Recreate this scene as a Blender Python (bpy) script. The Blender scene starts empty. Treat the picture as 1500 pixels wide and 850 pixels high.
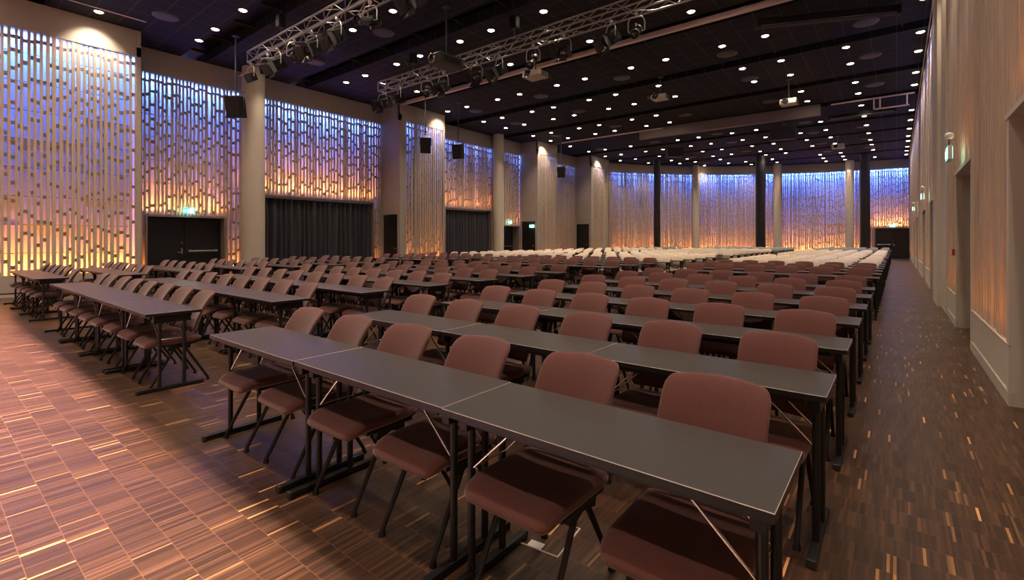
import bpy, bmesh, math, random
from mathutils import Vector, Matrix
random.seed(11)
PI = math.pi
SC = bpy.context.scene
COL = SC.collection
rad = math.radians

# ------------------------------------------------------------------ helpers
class MB:
    """collects boxes, tubes, lofts; build() links them as ONE mesh object"""
    def __init__(self):
        self.v = []; self.f = []; self.sm = []
    def add(self, vs, fs, smooth=False, M=None):
        b = len(self.v)
        for p in vs:
            p = Vector(p)
            self.v.append(tuple(M @ p) if M is not None else tuple(p))
        for f in fs:
            self.f.append(tuple(b + i for i in f)); self.sm.append(smooth)
        return self
    def box(self, x0, x1, y0, y1, z0, z1, M=None):
        return self.add([(x0,y0,z0),(x1,y0,z0),(x1,y1,z0),(x0,y1,z0),(x0,y0,z1),(x1,y0,z1),(x1,y1,z1),(x0,y1,z1)],
                 [(0,3,2,1),(4,5,6,7),(0,1,5,4),(1,2,6,5),(2,3,7,6),(3,0,4,7)], False, M)
    def bbox(self, x0, x1, y0, y1, z0, z1, b=.004, M=None):
        """box with chamfered edges"""
        bm = bmesh.new()
        bmesh.ops.create_cube(bm, size=1)
        for v in bm.verts:
            v.co = Vector(((x0+x1)/2 + v.co.x*(x1-x0), (y0+y1)/2 + v.co.y*(y1-y0), (z0+z1)/2 + v.co.z*(z1-z0)))
        bmesh.ops.bevel(bm, geom=bm.edges[:], offset=b, segments=2, profile=.5, affect='EDGES')
        bm.verts.index_update()
        self.add([v.co.copy() for v in bm.verts], [[v.index for v in f.verts] for f in bm.faces], False, M)
        bm.free(); return self
    def tube(self, pts, r, n=8, M=None, cap=True, radii=None):
        pts = [Vector(p) for p in pts]; rings = []
        up = Vector((0,0,1)); prev = None
        for i, p in enumerate(pts):
            t = ((pts[min(i+1,len(pts)-1)] - pts[max(i-1,0)])).normalized()
            a = t.cross(up)
            if a.length < .05: a = t.cross(Vector((1,0,0)))
            if prev is not None:
                a = prev - t*prev.dot(t)
            a.normalize(); prev = a; b = t.cross(a)
            rr = radii[i] if radii else r
            rings.append([p + (a*math.cos(2*PI*k/n) + b*math.sin(2*PI*k/n))*rr for k in range(n)])
        return self.loft(rings, True, cap, True, M)
    def loft(self, rings, closed=True, cap=True, smooth=True, M=None):
        n = len(rings[0]); vs = [p for r in rings for p in r]; fs = []
        for i in range(len(rings)-1):
            for k in range(n if closed else n-1):
                a = i*n+k; b = i*n+(k+1) % n
                fs.append((a, b, b+n, a+n))
        self.add(vs, fs, smooth, M)
        if cap:
            self.add(rings[0], [tuple(range(n))[::-1]], False, M)
            self.add(rings[-1], [tuple(range(n))], False, M)
        return self
    def lathe(self, prof, n=24, M=None, cap=True):
        rings = [[(r*math.cos(2*PI*k/n), r*math.sin(2*PI*k/n), z) for k in range(n)] for r, z in prof]
        return self.loft(rings, True, cap, True, M)
    def mesh(self, name):
        me = bpy.data.meshes.new(name)
        me.from_pydata(self.v, [], self.f)
        me.polygons.foreach_set('use_smooth', self.sm)
        me.update()
        bm = bmesh.new(); bm.from_mesh(me)
        bmesh.ops.recalc_face_normals(bm, faces=bm.faces[:])
        bm.to_mesh(me); bm.free()
        return me
    def build(self, name, mat, parent=None, loc=(0,0,0)):
        me = self.mesh(name)
        me.materials.append(mat)
        return link(name, me, parent, loc)
def link(name, data, parent=None, loc=(0,0,0), rz=0):
    o = bpy.data.objects.new(name, data); COL.objects.link(o)
    if parent: o.parent = parent
    o.location = loc; o.rotation_euler = (0,0,rz)
    return o
def tag(o, label=None, cat=None, group=None, kind=None):
    if label: o['label'] = label
    if cat: o['category'] = cat
    if group: o['group'] = group
    if kind: o['kind'] = kind
    return o
def empty(name, loc=(0,0,0), rz=0):
    o = link(name, None, None, loc, rz); o.empty_display_size = .1
    return o
def copy_tree(o, parent=None):
    c = o.copy(); COL.objects.link(c)
    if parent: c.parent = parent
    for ch in list(o.children): copy_tree(ch, c)
    return c
def struct(name, mb, mat, label, cat='wall', parent=None):
    o = mb.build(name, mat, parent)
    return tag(o, label, cat, None, 'structure')
def aim(frm, to):
    return (Vector(to)-Vector(frm)).to_track_quat('-Z', 'Y')
ORD = ['first','second','third','fourth','fifth','sixth','seventh','eighth','ninth','tenth','eleventh','twelfth','thirteenth','fourteenth',
       'fifteenth','sixteenth','seventeenth','eighteenth','nineteenth','twentieth','twenty-first','twenty-second','twenty-third','twenty-fourth','twenty-fifth','twenty-sixth','twenty-seventh','twenty-eighth','twenty-ninth','thirtieth','thirty-first','thirty-second']

# ------------------------------------------------------------------ materials
def mat(name, col, rough=.5, metal=0, spec=.5, emit=None, es=0):
    m = bpy.data.materials.new(name); m.use_nodes = True
    b = m.node_tree.nodes['Principled BSDF']
    b.inputs['Base Color'].default_value = (*col, 1); b.inputs['Roughness'].default_value = rough
    b.inputs['Metallic'].default_value = metal; b.inputs['Specular IOR Level'].default_value = spec
    if emit:
        b.inputs['Emission Color'].default_value = (*emit, 1); b.inputs['Emission Strength'].default_value = es
    return m
def nodes(m): return m.node_tree.nodes, m.node_tree.links, m.node_tree.nodes['Principled BSDF']
def noisy(name, c1, c2, scale, rough=.6, bump=0, stretch=(1,1,1), detail=4, spec=.5):
    m = mat(name, c1, rough, 0, spec); N, L, B = nodes(m)
    tc = N.new('ShaderNodeTexCoord'); mp = N.new('ShaderNodeMapping'); mp.inputs['Scale'].default_value = stretch
    nz = N.new('ShaderNodeTexNoise'); nz.inputs['Scale'].default_value = scale; nz.inputs['Detail'].default_value = detail
    mx = N.new('ShaderNodeMix'); mx.data_type = 'RGBA'
    mx.inputs[6].default_value = (*c1,1); mx.inputs[7].default_value = (*c2,1)
    cr = N.new('ShaderNodeMapRange'); cr.inputs[1].default_value = .3; cr.inputs[2].default_value = .7
    L.new(tc.outputs['Object'], mp.inputs['Vector']); L.new(mp.outputs[0], nz.inputs['Vector'])
    L.new(nz.outputs['Fac'], cr.inputs[0]); L.new(cr.outputs[0], mx.inputs[0]); L.new(mx.outputs[2], B.inputs['Base Color'])
    if bump:
        bp = N.new('ShaderNodeBump'); bp.inputs['Strength'].default_value = bump; bp.inputs['Distance'].default_value = .002
        L.new(nz.outputs['Fac'], bp.inputs['Height']); L.new(bp.outputs[0], B.inputs['Normal'])
    return m
def fabric(name, c1, c2):
    m = noisy(name, c1, c2, 420, .95, .25, (1,1,1), 2, .15)
    nodes(m)[2].inputs['Sheen Weight'].default_value = .25
    nodes(m)[2].inputs['Sheen Roughness'].default_value = .5
    return m
def parquet():
    m = mat('parquet', (.1,.05,.03), .42); N, L, B = nodes(m)
    tc = N.new('ShaderNodeTexCoord'); sp = N.new('ShaderNodeSeparateXYZ'); L.new(tc.outputs['Object'], sp.inputs[0])
    def math_(op, a, b=None, v=None):
        n = N.new('ShaderNodeMath'); n.operation = op
        L.new(a, n.inputs[0])
        if b is not None: L.new(b, n.inputs[1])
        if v is not None: n.inputs[1].default_value = v
        return n.outputs[0]
    yr = math_('DIVIDE', sp.outputs[1], v=.152); row = math_('FLOOR', yr); yf = math_('FRACT', yr)
    xl = math_('DIVIDE', sp.outputs[0], v=.0115); lam = math_('FLOOR', xl)
    tl = math_('ADD', math_('DIVIDE', sp.outputs[0], v=.152), math_('MULTIPLY', row, v=.37)); tile = math_('FLOOR', tl); tf = math_('FRACT', tl)
    c1 = N.new('ShaderNodeCombineXYZ'); L.new(lam, c1.inputs[0]); L.new(row, c1.inputs[1])
    w1 = N.new('ShaderNodeTexWhiteNoise'); w1.noise_dimensions = '2D'; L.new(c1.outputs[0], w1.inputs['Vector'])
    c2 = N.new('ShaderNodeCombineXYZ'); L.new(tile, c2.inputs[0]); L.new(row, c2.inputs[1])
    w2 = N.new('ShaderNodeTexWhiteNoise'); w2.noise_dimensions = '2D'; L.new(c2.outputs[0], w2.inputs['Vector'])
    rp = N.new('ShaderNodeValToRGB'); cr = rp.color_ramp
    cr.elements[0].position = 0; cr.elements[0].color = (.025,.0118,.0068,1)
    cr.elements[1].position = 1; cr.elements[1].color = (.62,.31,.12,1)
    for p, c in ((.45,(.044,.0205,.0108,1)),(.85,(.066,.031,.016,1)),(.97,(.1,.048,.023,1)),(.991,(.33,.16,.06,1))):
        e = cr.elements.new(p); e.color = c
    L.new(w1.outputs['Value'], rp.inputs[0])
    nz = N.new('ShaderNodeTexNoise'); nz.inputs['Scale'].default_value = 1.3; nz.inputs['Detail'].default_value = 5
    L.new(tc.outputs['Object'], nz.inputs['Vector'])
    tv = math_('ADD', math_('MULTIPLY', w2.outputs['Value'], v=.24), v=.88)
    tv2 = math_('MULTIPLY', tv, math_('ADD', math_('MULTIPLY', nz.outputs['Fac'], v=.5), v=.75))
    mul = N.new('ShaderNodeVectorMath'); mul.operation = 'SCALE'; L.new(rp.outputs[0], mul.inputs[0]); L.new(tv2, mul.inputs['Scale'])
    # thin pale joint lines between the blocks
    j1 = math_('LESS_THAN', yf, v=.016); j2 = math_('LESS_THAN', tf, v=.012)
    jj = math_('MULTIPLY', math_('MAXIMUM', j1, j2), v=.55)
    mx = N.new('ShaderNodeMix'); mx.data_type = 'RGBA'; mx.inputs[7].default_value = (.2,.1,.05,1)
    L.new(jj, mx.inputs[0]); L.new(mul.outputs[0], mx.inputs[6]); L.new(mx.outputs[2], B.inputs['Base Color'])
    rr = N.new('ShaderNodeMapRange'); rr.inputs[3].default_value = .27; rr.inputs[4].default_value = .42
    L.new(nz.outputs['Fac'], rr.inputs[0]); L.new(rr.outputs[0], B.inputs['Roughness'])
    B.inputs['Specular IOR Level'].default_value = .5
    return m
def ceiling_mat():
    m = mat('ceiling_tiles', (.014,.019,.021), .8, 0, .25); N, L, B = nodes(m)
    tc = N.new('ShaderNodeTexCoord'); br = N.new('ShaderNodeTexBrick')
    br.offset = 0; br.inputs['Scale'].default_value = 1; br.inputs['Mortar Size'].default_value = .008
    br.inputs['Brick Width'].default_value = .59; br.inputs['Row Height'].default_value = .59
    br.inputs['Color1'].default_value = (.011,.0105,.0115,1); br.inputs['Color2'].default_value = (.014,.013,.014,1); br.inputs['Mortar'].default_value = (.085,.073,.076,1)
    L.new(tc.outputs['Object'], br.inputs['Vector']); L.new(br.outputs[0], B.inputs['Base Color'])
    return m

M = {}
M['floor'] = parquet()
M['ceil'] = ceiling_mat()
M['slot'] = mat('ceiling_slot_black', (.006,.006,.006), .8)
M['beige'] = noisy('painted_beige_panel', (.60,.52,.43), (.63,.55,.455), 3, .6)
M['fascia'] = noisy('shaded_beige_panel', (.42,.36,.305), (.45,.385,.325), 3, .6)  # beige panel paint with the shade on fascias and pier sides put into its colour
M['wood'] = noisy('pale_timber', (.64,.52,.40), (.52,.41,.30), 6, .6, 0, (6,6,.4))
M['block'] = noisy('spacer_timber', (.30,.23,.16), (.24,.18,.125), 8, .7)
M['back'] = mat('pale_backing_tile', (.36,.36,.37), .55)
M['joint'] = mat('tile_joint_dark', (.05,.045,.05), .8)
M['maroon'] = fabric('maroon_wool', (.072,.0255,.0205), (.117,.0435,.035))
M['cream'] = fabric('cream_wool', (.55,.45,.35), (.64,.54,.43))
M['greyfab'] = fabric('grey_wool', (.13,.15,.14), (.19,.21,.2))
M['black'] = mat('black_powder_coat', (.008,.0075,.0075), .45, 0, .3)
M['rubber'] = mat('black_rubber', (.02,.02,.02), .7)
M['top'] = noisy('charcoal_laminate', (.038,.034,.032), (.046,.041,.039), 90, .31)
M['edge'] = mat('black_edge_band', (.01,.009,.009), .4, 0, .3)
M['edgeline'] = mat('painted_edge_highlight', (.34,.29,.25), .4)  # painted highlight: table chamfer coloured pale as if catching the light
M['chrome'] = mat('bright_steel', (.7,.66,.62), .22, 1)
M['alu'] = mat('truss_aluminium', (.42,.4,.39), .3, 1)
M['steel'] = mat('brushed_steel', (.6,.58,.55), .35, 1)
M['curtain'] = noisy('charcoal_curtain', (.048,.048,.058), (.064,.063,.074), 30, .9)
M['door'] = mat('black_door_laminate', (.013,.012,.012), .4)
M['white'] = mat('white_plastic', (.8,.79,.76), .45)
M['lens'] = mat('lamp_lens', (.9,.85,.75), .3, 0, .5, (1,.83,.6), 22)
M['ring'] = mat('lamp_ring', (.05,.05,.05), .4)
M['disc'] = mat('grey_speaker_grille', (.085,.075,.08), .55)
M['col'] = noisy('pale_column_paint', (.62,.54,.44), (.64,.56,.455), 4, .55)
M['darkcol'] = mat('black_column_paint', (.018,.016,.015), .35)
M['rail'] = mat('track_aluminium', (.85,.68,.63), .45, .2)
M['taupe'] = mat('taupe_paint', (.26,.2,.17), .5)
M['green'] = mat('exit_green', (.02,.5,.3), .4, 0, .5, (.05,.75,.48), 3.2)
M['exitwhite'] = mat('exit_white', (.9,.95,.92), .4, 0, .5, (.75,1,.9), 5)
M['ledblue'] = mat('led_blue', (.2,.3,.9), .4, 0, .5, (.08,.2,1), 6)
M['ledamber'] = mat('led_amber', (.9,.5,.2), .4, 0, .5, (1,.45,.1), 6)
M['glass'] = mat('dark_lens_glass', (.02,.02,.03), .05, 0, .8)
M['skirt'] = mat('white_skirting', (.55,.49,.42), .5)
M['red'] = mat('red_plastic', (.4,.03,.02), .4)

H = 1.41
CEIL = 7.3
# ------------------------------------------------------------------ camera
YAW = .67396; F_PX = 705.34
cam = bpy.data.cameras.new('camera'); co = bpy.data.objects.new('camera', cam); COL.objects.link(co)
cam.sensor_width = 36; cam.sensor_fit = 'HORIZONTAL'; cam.lens = F_PX/1500*36
cam.shift_y = -(425-350.7)/1500
co.location = (0,0,H); co.rotation_euler = (PI/2, 0, YAW)
cam.clip_start = .05; cam.clip_end = 200
SC.camera = co

# ------------------------------------------------------------------ room shell
WL, BAY = -16.75, -18.0      # pier plane and bay plane of the slatted wall
WR = .75                     # slatted plane of the corridor wall
f = struct('floor', MB().box(-19.5,2.2,-10,48,-.2,0), M['floor'], 'dark mosaic parquet floor of the hall', 'floor')
# ceiling: tile panels with black slots along X between them
slots = [(1.6,2.2),(5.45,6.15),(9.0,9.65),(12.95,13.75),(16.95,17.55),(21.05,21.6),(24.6,25.3),(28.95,29.45),(32.55,33.0),(36.5,36.95),(40.3,40.7)]
cb = MB(); y = -10
for a, b in slots: cb.box(-19.5,2.2,y,a,CEIL,CEIL+.3); y = b
cb.box(-19.5,2.2,y,48,CEIL,CEIL+.3)
struct('ceiling', cb, M['ceil'], 'black tiled ceiling cut by long dark slots', 'ceiling')
sb = MB(); sb.box(-19.5,2.2,-10,48,CEIL+.55,CEIL+.65)
for a, b in slots:
    for k in range(12):
        x = -17.5 + k*1.6; sb.box(x, x+.05, a+.002, b-.002, CEIL+.12, CEIL+.2)
struct('ceiling_slot', sb, M['slot'], 'black void with cross bars above the ceiling slots', 'ceiling')
struct('wall_left', MB().box(-19.5,-18.75,-10,48,0,CEIL+.6), M['beige'], 'outer wall behind the slatted bays', 'wall')
struct('wall_right', MB().box(1.75,2.2,-10,48,0,CEIL+.6), M['beige'], 'outer wall behind the corridor slats', 'wall')
struct('wall_back', MB().box(-18.75,1.75,47.3,48,0,CEIL+.6), M['beige'], 'outer wall at the far end of the hall', 'wall')
struct('wall_front', MB().box(-18.75,1.75,-10,-9.5,0,CEIL+.6), M['beige'], 'plain wall behind the stage', 'wall')

# ------------------------------------------------------------------ slatted screens
BLUE = (.035,.15,1.0); AMBER = (1.0,.33,.06)
def strip(parent, name, pos, tang, d, length, power, colour, spread, mat_, house=True):
    """a linear LED fitting: housing mesh with its lamp"""
    t = Vector(tang).normalized(); d = Vector(d).normalized(); z = -d; yv = z.cross(t)
    R = Matrix((t, yv, z)).transposed().to_4x4(); R.translation = Vector(pos)
    hb = None
    if house:
        hb = MB().box(-length/2, length/2, -.03, .03, .012, .05, R).build(name, mat_, parent)
    l = bpy.data.lights.new('led_strip', 'AREA'); l.shape = 'RECTANGLE'; l.size = length; l.size_y = .05
    l.energy = power*length; l.color = colour; l.spread = rad(spread)
    lo = bpy.data.objects.new('led_strip', l); COL.objects.link(lo); lo.parent = parent; lo.matrix_local = R
    return hb
def screen(label, P, T, Nn, length, z0, z1, seed, holes=(), top=1., bottom=1., pitch=.115, blocks=True, smax=None):
    """P start point (x,y); T unit tangent; Nn unit normal into the room; holes = (s0, s1, height)"""
    rnd = random.Random(seed)
    root = empty('slat_screen', (P[0],P[1],0))
    tag(root, label, 'slatted wall panel')
    T = Vector((*T,0)); Nn = Vector((*Nn,0)); Z = Vector((0,0,1))
    B = Matrix((T, Nn, Z)).transposed().to_4x4()
    def floor_at(s):
        for a, b, h in holes:
            if a-.02 < s < b+.02: return h
        return z0
    sl = MB(); bl = MB(); s = .01; gaps = []
    while s < length-.03:
        w = rnd.choice([.045,.05,.055,.065,.075]); w = min(w, length-s)
        fo = rnd.choice([0,0,-.012,-.024]); sl.box(s, s+w, -.085+fo, fo, floor_at(s+w/2), z1+.06, B)
        g = rnd.choice([.04,.05,.06,.075,.095])*pitch/.115
        gaps.append((s+w, s+w+g)); s += w+g
    if blocks:
        for a, b in gaps:
            if b > length: continue
            zf = floor_at((a+b)/2)
            ph = .22*math.sin((a+seed)*2.3)+.12*math.sin((a+seed)*5.1)
            z = z1-.1-rnd.random()*.08
            bl.box(a-.004, b+.004, -.08, -.028, z-.075, z, B)
            k = 0
            while z > zf+.2:
                up = (z-zf)/(z1-zf)
                z = z - (.3+.25*rnd.random() + (.1 if up < .5 else 0)) - .1*abs(ph)
                if z < zf+.08: break
                if rnd.random() < .88: bl.box(a-.004, b+.004, -.08, -.028, z-.075, z+rnd.random()*.02, B)
    nsl = len(sl.f); sl.add(bl.v, bl.f)
    so = sl.build('timber_lattice', M['wood'], root); so.data.materials.append(M['block'])
    so.data.polygons.foreach_set('material_index', [0 if i < nsl else 1 for i in range(len(sl.f))])
    # backing tiles behind the cavity, each a little out of true
    DB = -.40; tb = MB(); th = .72
    nx = max(1, round(length/1.2)); tw = length/nx
    for i in range(nx):
        a, b = i*tw+.006, (i+1)*tw-.006
        zf = floor_at((a+b)/2)
        z = z1+.3
        while z > zf+.05:
            zl = max(z-th, zf)
            t1, t2 = rnd.uniform(-.012,.012), rnd.uniform(-.012,.012)
            tb.add([B@Vector((a,DB+t1,zl+.008)), B@Vector((b,DB+t1,zl+.008)), B@Vector((b,DB+t2,z-.008)), B@Vector((a,DB+t2,z-.008)),
                    B@Vector((a,DB-.01,zl+.008)), B@Vector((b,DB-.01,zl+.008)), B@Vector((b,DB-.01,z-.008)), B@Vector((a,DB-.01,z-.008))],
                   [(0,1,2,3),(0,4,5,1),(1,5,6,2),(2,6,7,3),(3,7,4,0)])
            z = zl
            if z <= zf: break
    tb.build('backing_tiles', M['back'], root)
    jb = MB(); segs = []
    edges = sorted({0, length, *[h[0] for h in holes], *[h[1] for h in holes]})
    edges = [e for e in edges if 0 <= e <= length]
    for a, b in zip(edges, edges[1:]):
        if b-a > .02: segs.append((a, b, floor_at((a+b)/2)))
    for a, b, zf in segs: jb.box(a, b, DB-.04, DB-.022, zf, z1+.3, B)
    jb.build('backing_frame', M['joint'], root)
    # linear fittings: blue above, amber below, hidden behind the fascia and the plinth
    for a, b, zf in segs:
        L = b-a-.05; mid = (a+b)/2
        if L < .1: continue
        up = Vector((0,0,1))
        if top:
            p = B@Vector((mid, -.2, z1+.2))
            strip(root, 'led_fitting', p, T, -up - Nn*.10, L, 118*top, (.07,.18,1), 130, M['ring'])
            p = B@Vector((mid, -.13, z1+.2))
            strip(root, 'led_fitting', p, T, -up - Nn*.11, L, 4*top, BLUE, 28, M['ring'], False)
        if bottom:
            k = 1 if zf < 1 else .8
            p = B@Vector((mid, -.2, zf+.06 if zf > 1 else (zf-.12 if zf > .3 else zf+.02)))
            strip(root, 'led_fitting', p, T, up - Nn*.10, L, 40*bottom*k, AMBER, 130, M['ring'])
            p = B@Vector((mid, -.13, zf+.06 if zf > 1 else (zf-.12 if zf > .3 else zf+.02)))
            strip(root, 'led_fitting', p, T, up - Nn*.12, L, .8*bottom*k, AMBER, 30, M['ring'], False)
    return root
ZT = 6.52
def left_screen(label, x, y0, y1, z0, seed, holes=(), **k):
    return screen(label, (x,y0), (0,1), (1,0), y1-y0, z0, ZT, seed, holes, **k)
left_screen('tall slatted panel nearest the stage, glowing blue above and amber below', WL, -4.0, 4.08, .5, 3)
left_screen('slatted panel over the black double doors beside the first round column', BAY, 4.1, 7.45, .12, 5, [(.42,2.68,2.16)])
left_screen('wide slatted panel above the long dark curtain', BAY, 7.55, 13.2, .12, 7, [(-.2,5.2,3.05)])
left_screen('slatted pier panel split by a plain post, between the two curtains', WL, 13.33, 15.72, .12, 9, top=.55, bottom=.7)
left_screen('slatted panel above the shorter dark curtain', BAY, 15.8, 20.98, .12, 11, [(-.2,4.85,3.05)], top=.6, bottom=.7)
left_screen('narrow slatted panel over the exit niche beside the slim round column', BAY, 21.0, 23.35, .12, 13, [(-.1,2.2,2.22)], top=.6, bottom=.5)
left_screen('pale slatted pier panel beside the lit green exit door', WL, 23.5, 25.4, .12, 15, top=.3, bottom=.25)
left_screen('slatted bay panel partly behind the fourth hanging loudspeaker', BAY, 25.5, 29.86, .12, 17, top=.6, bottom=.35)
left_screen('pale slatted pier panel where the wall begins to curve', WL, 29.95, 32.4, .12, 19, top=.35, bottom=.2)

# curved end wall: circle through three measured points
def circ(a, b, c):
    ax, ay = a; bx, by = b; cx, cy = c
    d = 2*(ax*(by-cy)+bx*(cy-ay)+cx*(ay-by))
    ux = ((ax*ax+ay*ay)*(by-cy)+(bx*bx+by*by)*(cy-ay)+(cx*cx+cy*cy)*(ay-by))/d
    uy = ((ax*ax+ay*ay)*(cx-bx)+(bx*bx+by*by)*(ax-cx)+(cx*cx+cy*cy)*(bx-ax))/d
    return ux, uy, math.hypot(ax-ux, ay-uy)
CA, CB, CC = (-17.5,33.2), (-11.6,40.5), (.75,45.4)
ux, uy, CR = circ(CA, CB, CC)
def ang(p): return math.atan2(p[1]-uy, p[0]-ux)
a0, a1 = ang(CA), ang(CC)
if a0 < a1: a0 += 2*PI
NSEG = 9
arc = [(ux+CR*math.cos(a0+(a1-a0)*i/NSEG), uy+CR*math.sin(a0+(a1-a0)*i/NSEG)) for i in range(NSEG+1)]
backlab = ['first bay of the curved end wall, next to the last pier','second bay of the curved end wall, behind the first black column','third bay of the curved end wall, before the first pale column',
  'fourth bay of the curved end wall, past the first pale column','fifth bay of the curved end wall','sixth bay of the curved end wall, behind the middle black column',
  'seventh bay of the curved end wall, under a bright downlight','eighth bay of the curved end wall, by the third black column','last bay of the curved end wall, over the far double doors']
fb = MB()
for i in range(NSEG):
    p, q = arc[i], arc[i+1]; t = Vector((q[0]-p[0], q[1]-p[1])); L = t.length; t.normalize(); n = Vector((t.y, -t.x))
    hl = []
    if i == NSEG-1:
        hl = [(L-2.02, L+.1, 2.25)]
    screen('slatted '+backlab[i], p, tuple(t), tuple(n), L, .12, 6.6, 40+i, hl, top=.7+.09*i, bottom=1.05+.05*i, pitch=.12)
    B = Matrix((Vector((*t,0)), Vector((*n,0)), Vector((0,0,1)))).transposed().to_4x4(); B.translation = Vector((*p,0))
    fb.box(0, L, -.12, .03, 6.62, 6.86, B); fb.box(0, L, -.10, 0, 6.865, CEIL, B); fb.box(0, L if i < NSEG-1 else L-2.02, -.1, .02, 0, .11, B)
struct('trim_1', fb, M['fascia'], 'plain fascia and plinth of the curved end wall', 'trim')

# fascias, plinths and piers of the left wall
lw = MB()
def fas(x, y0, y1, plinth=.1):
    lw.box(x-.1, x+.02, y0, y1, 6.56, 6.83); lw.box(x-.1, x, y0, y1, 6.835, CEIL)
    if plinth: lw.box(x-.1, x+.02, y0, y1, .0, plinth)
fas(WL,-9.5,4.1,0); lw.box(WL-.1,WL+.01,-9.5,4.1,.11,.49)
fas(BAY,4.1,13.2,0); fas(WL,13.2,15.8); fas(BAY,15.8,23.4,0); fas(WL,23.4,25.5); fas(BAY,25.5,29.85); fas(WL,29.85,32.5)
for a, b in ((4.1,4.5),(6.8,7.45),(12.78,13.2),(20.67,20.9),(23.24,23.4)): lw.box(BAY-.1,BAY+.02,a,b,0,.1)
for y0, y1 in ((4.0,4.1),(13.2,13.3),(15.74,15.84),(23.4,23.5),(25.42,25.52),(29.85,29.95),(32.42,32.52)):
    if y0 in (13.2,23.4,29.85):      # near side of a pier, with a doorway
        lw.box(BAY-.75, WL+.02, y0, y1, 2.5, CEIL); lw.box(WL-.16, WL+.02, y0, y1, 0, 2.5); lw.box(BAY-.75, BAY+.05, y0, y1, 0, 2.5)
    else:
        lw.box(BAY-.75, WL+.02, y0, y1, 0, CEIL)
for y in (-9.5, 13.52-.22, 23.5, 29.95): lw.box(WL-.1, WL+.015, y, y+.2, 0, 6.56)
lw.box(WL-.12, WL+.035, 14.0, 14.14, 0, CEIL)
lw.box(BAY-.75, -17.3, 33.0, 33.2, 0, CEIL)
lw.box(WL-.05, WL+.02, 32.2, 32.5, 0, 6.56)
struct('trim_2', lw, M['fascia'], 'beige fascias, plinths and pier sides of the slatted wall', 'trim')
struct('baseboard_left', MB().box(WL-.08,WL+.03,-9.5,4.12,0,.075), M['skirt'], 'pale skirting under the slatted panel by the stage', 'skirting')
# framed reveals of the openings
rv = MB()
def reveal(y0, y1, h, depth=.55):
    rv.box(BAY-depth, BAY+.03, y0-.05, y0, 0, h+.06); rv.box(BAY-depth, BAY+.03, y1, y1+.05, 0, h+.06); rv.box(BAY-depth, BAY+.03, y0, y1, h, h+.06)
reveal(4.57,6.73,2.12); reveal(8.0,12.72,3.0); reveal(17.1,20.58,3.0); reveal(21.5,23.15,2.18)
rv.box(-1.33,-1.27,44.55,45.0,0,2.25)
struct('trim_3', rv, M['taupe'], 'reveals lining the door and curtain openings', 'trim')

# round columns
def column(x, y, r, m, label, cap=True):
    b = MB().lathe([(r,0),(r,CEIL)], 40)
    o = b.build('column', m, None, (x,y,0)); tag(o, label, 'column', None, 'structure')
column(-17.35,7.42,.36,M['col'],'stout pale round column beside the long dark curtain')
column(-17.55,20.75,.31,M['col'],'pale round column beside the shorter dark curtain')
column(-12.55,39.3,.24,M['col'],'pale round column at the curved end wall nearest the piers')
column(-7.3,42.5,.29,M['col'],'pale round column behind the middle black column')
column(-2.75,43.95,.28,M['col'],'pale round column near the far double doors')
column(-14.0,34.9,.24,M['darkcol'],'black round column nearest the piers')
column(-7.53,37.6,.31,M['darkcol'],'middle black round column before the curved wall')
column(-1.7,41.3,.29,M['darkcol'],'black round column near the far double doors')

# ------------------------------------------------------------------ corridor wall
niches = [(3.9,5.8,2.43),(8.5,10.45,2.43),(15.7,18.0,2.44),(20.9,23.1,2.4),(27.9,29.5,2.4),(33.0,35.0,2.4)]
def right_screen(label, y0, y1, seed, **k):
    hl = [(y1-b, y1-a, h+.02) for a, b, h in niches if a >= y0-.2 and b <= y1+.2]
    return screen(label, (WR,y1), (0,-1), (-1,0), y1-y0, .52, 7.1, seed, hl, blocks=False, pitch=.15, **k)
right_screen('slatted corridor panel over the doorway nearest the camera', -1.0, 8.45, 60, top=.15, bottom=.14)
right_screen('slatted corridor panel over the second doorway, ending at the projecting pier', 8.45, 12.2, 62, top=.3, bottom=.16)
right_screen('slatted corridor panel beyond the projecting pier', 15.0, 25.0, 64, top=.7, bottom=.14)
right_screen('slatted corridor panel at the far end of the corridor', 25.0, 45.3, 66, top=.7, bottom=.14)
rw = MB()
edges = [-9.5]+[v for a, b, h in niches for v in (a, b)]+[45.4]
for a, b in zip(edges[::2], edges[1::2]):
    a += .1; b -= .1
    rw.box(WR-.005, WR+.12, a, b, .14, .5)
    rw.box(WR+.02, WR+.12, a, b, 0, .14)
for a, b, h in niches:
    rw.box(WR-.01, 1.75, a-.1, a, 0, h); rw.box(WR-.01, 1.75, b, b+.1, 0, h); rw.box(WR-.02, 1.75, a-.1, b+.1, h, h+.05)
rw.box(WR-.02, 1.2, 12.2, 15.0, 0, CEIL); rw.box(.665, WR, 13.5, 15.0, 0, CEIL)
rw.box(WR-.005, WR+.1, -9.5, 45.4, 7.12, CEIL)
struct('trim_4', rw, M['beige'], 'beige dado, doorway reveals and pier of the corridor wall', 'trim')
sk = MB()
for a, b in zip(edges[::2], edges[1::2]):
    sk.box(WR-.012, WR+.02, a-.006, b+.006, .0, .115); sk.box(WR-.012, WR+.0, a, b, .5, .515)
struct('baseboard_right', sk, M['skirt'], 'pale skirting along the corridor wall', 'skirting')
struct('trim_5', MB().box(WR-.06,WR-.035,2,45.2,CEIL-.03,CEIL+.0).box(-15.9,-15.86,-9,4,CEIL-.015,CEIL), M['rail'], 'thin bright metal strip along the ceiling edge', 'trim')
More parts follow.
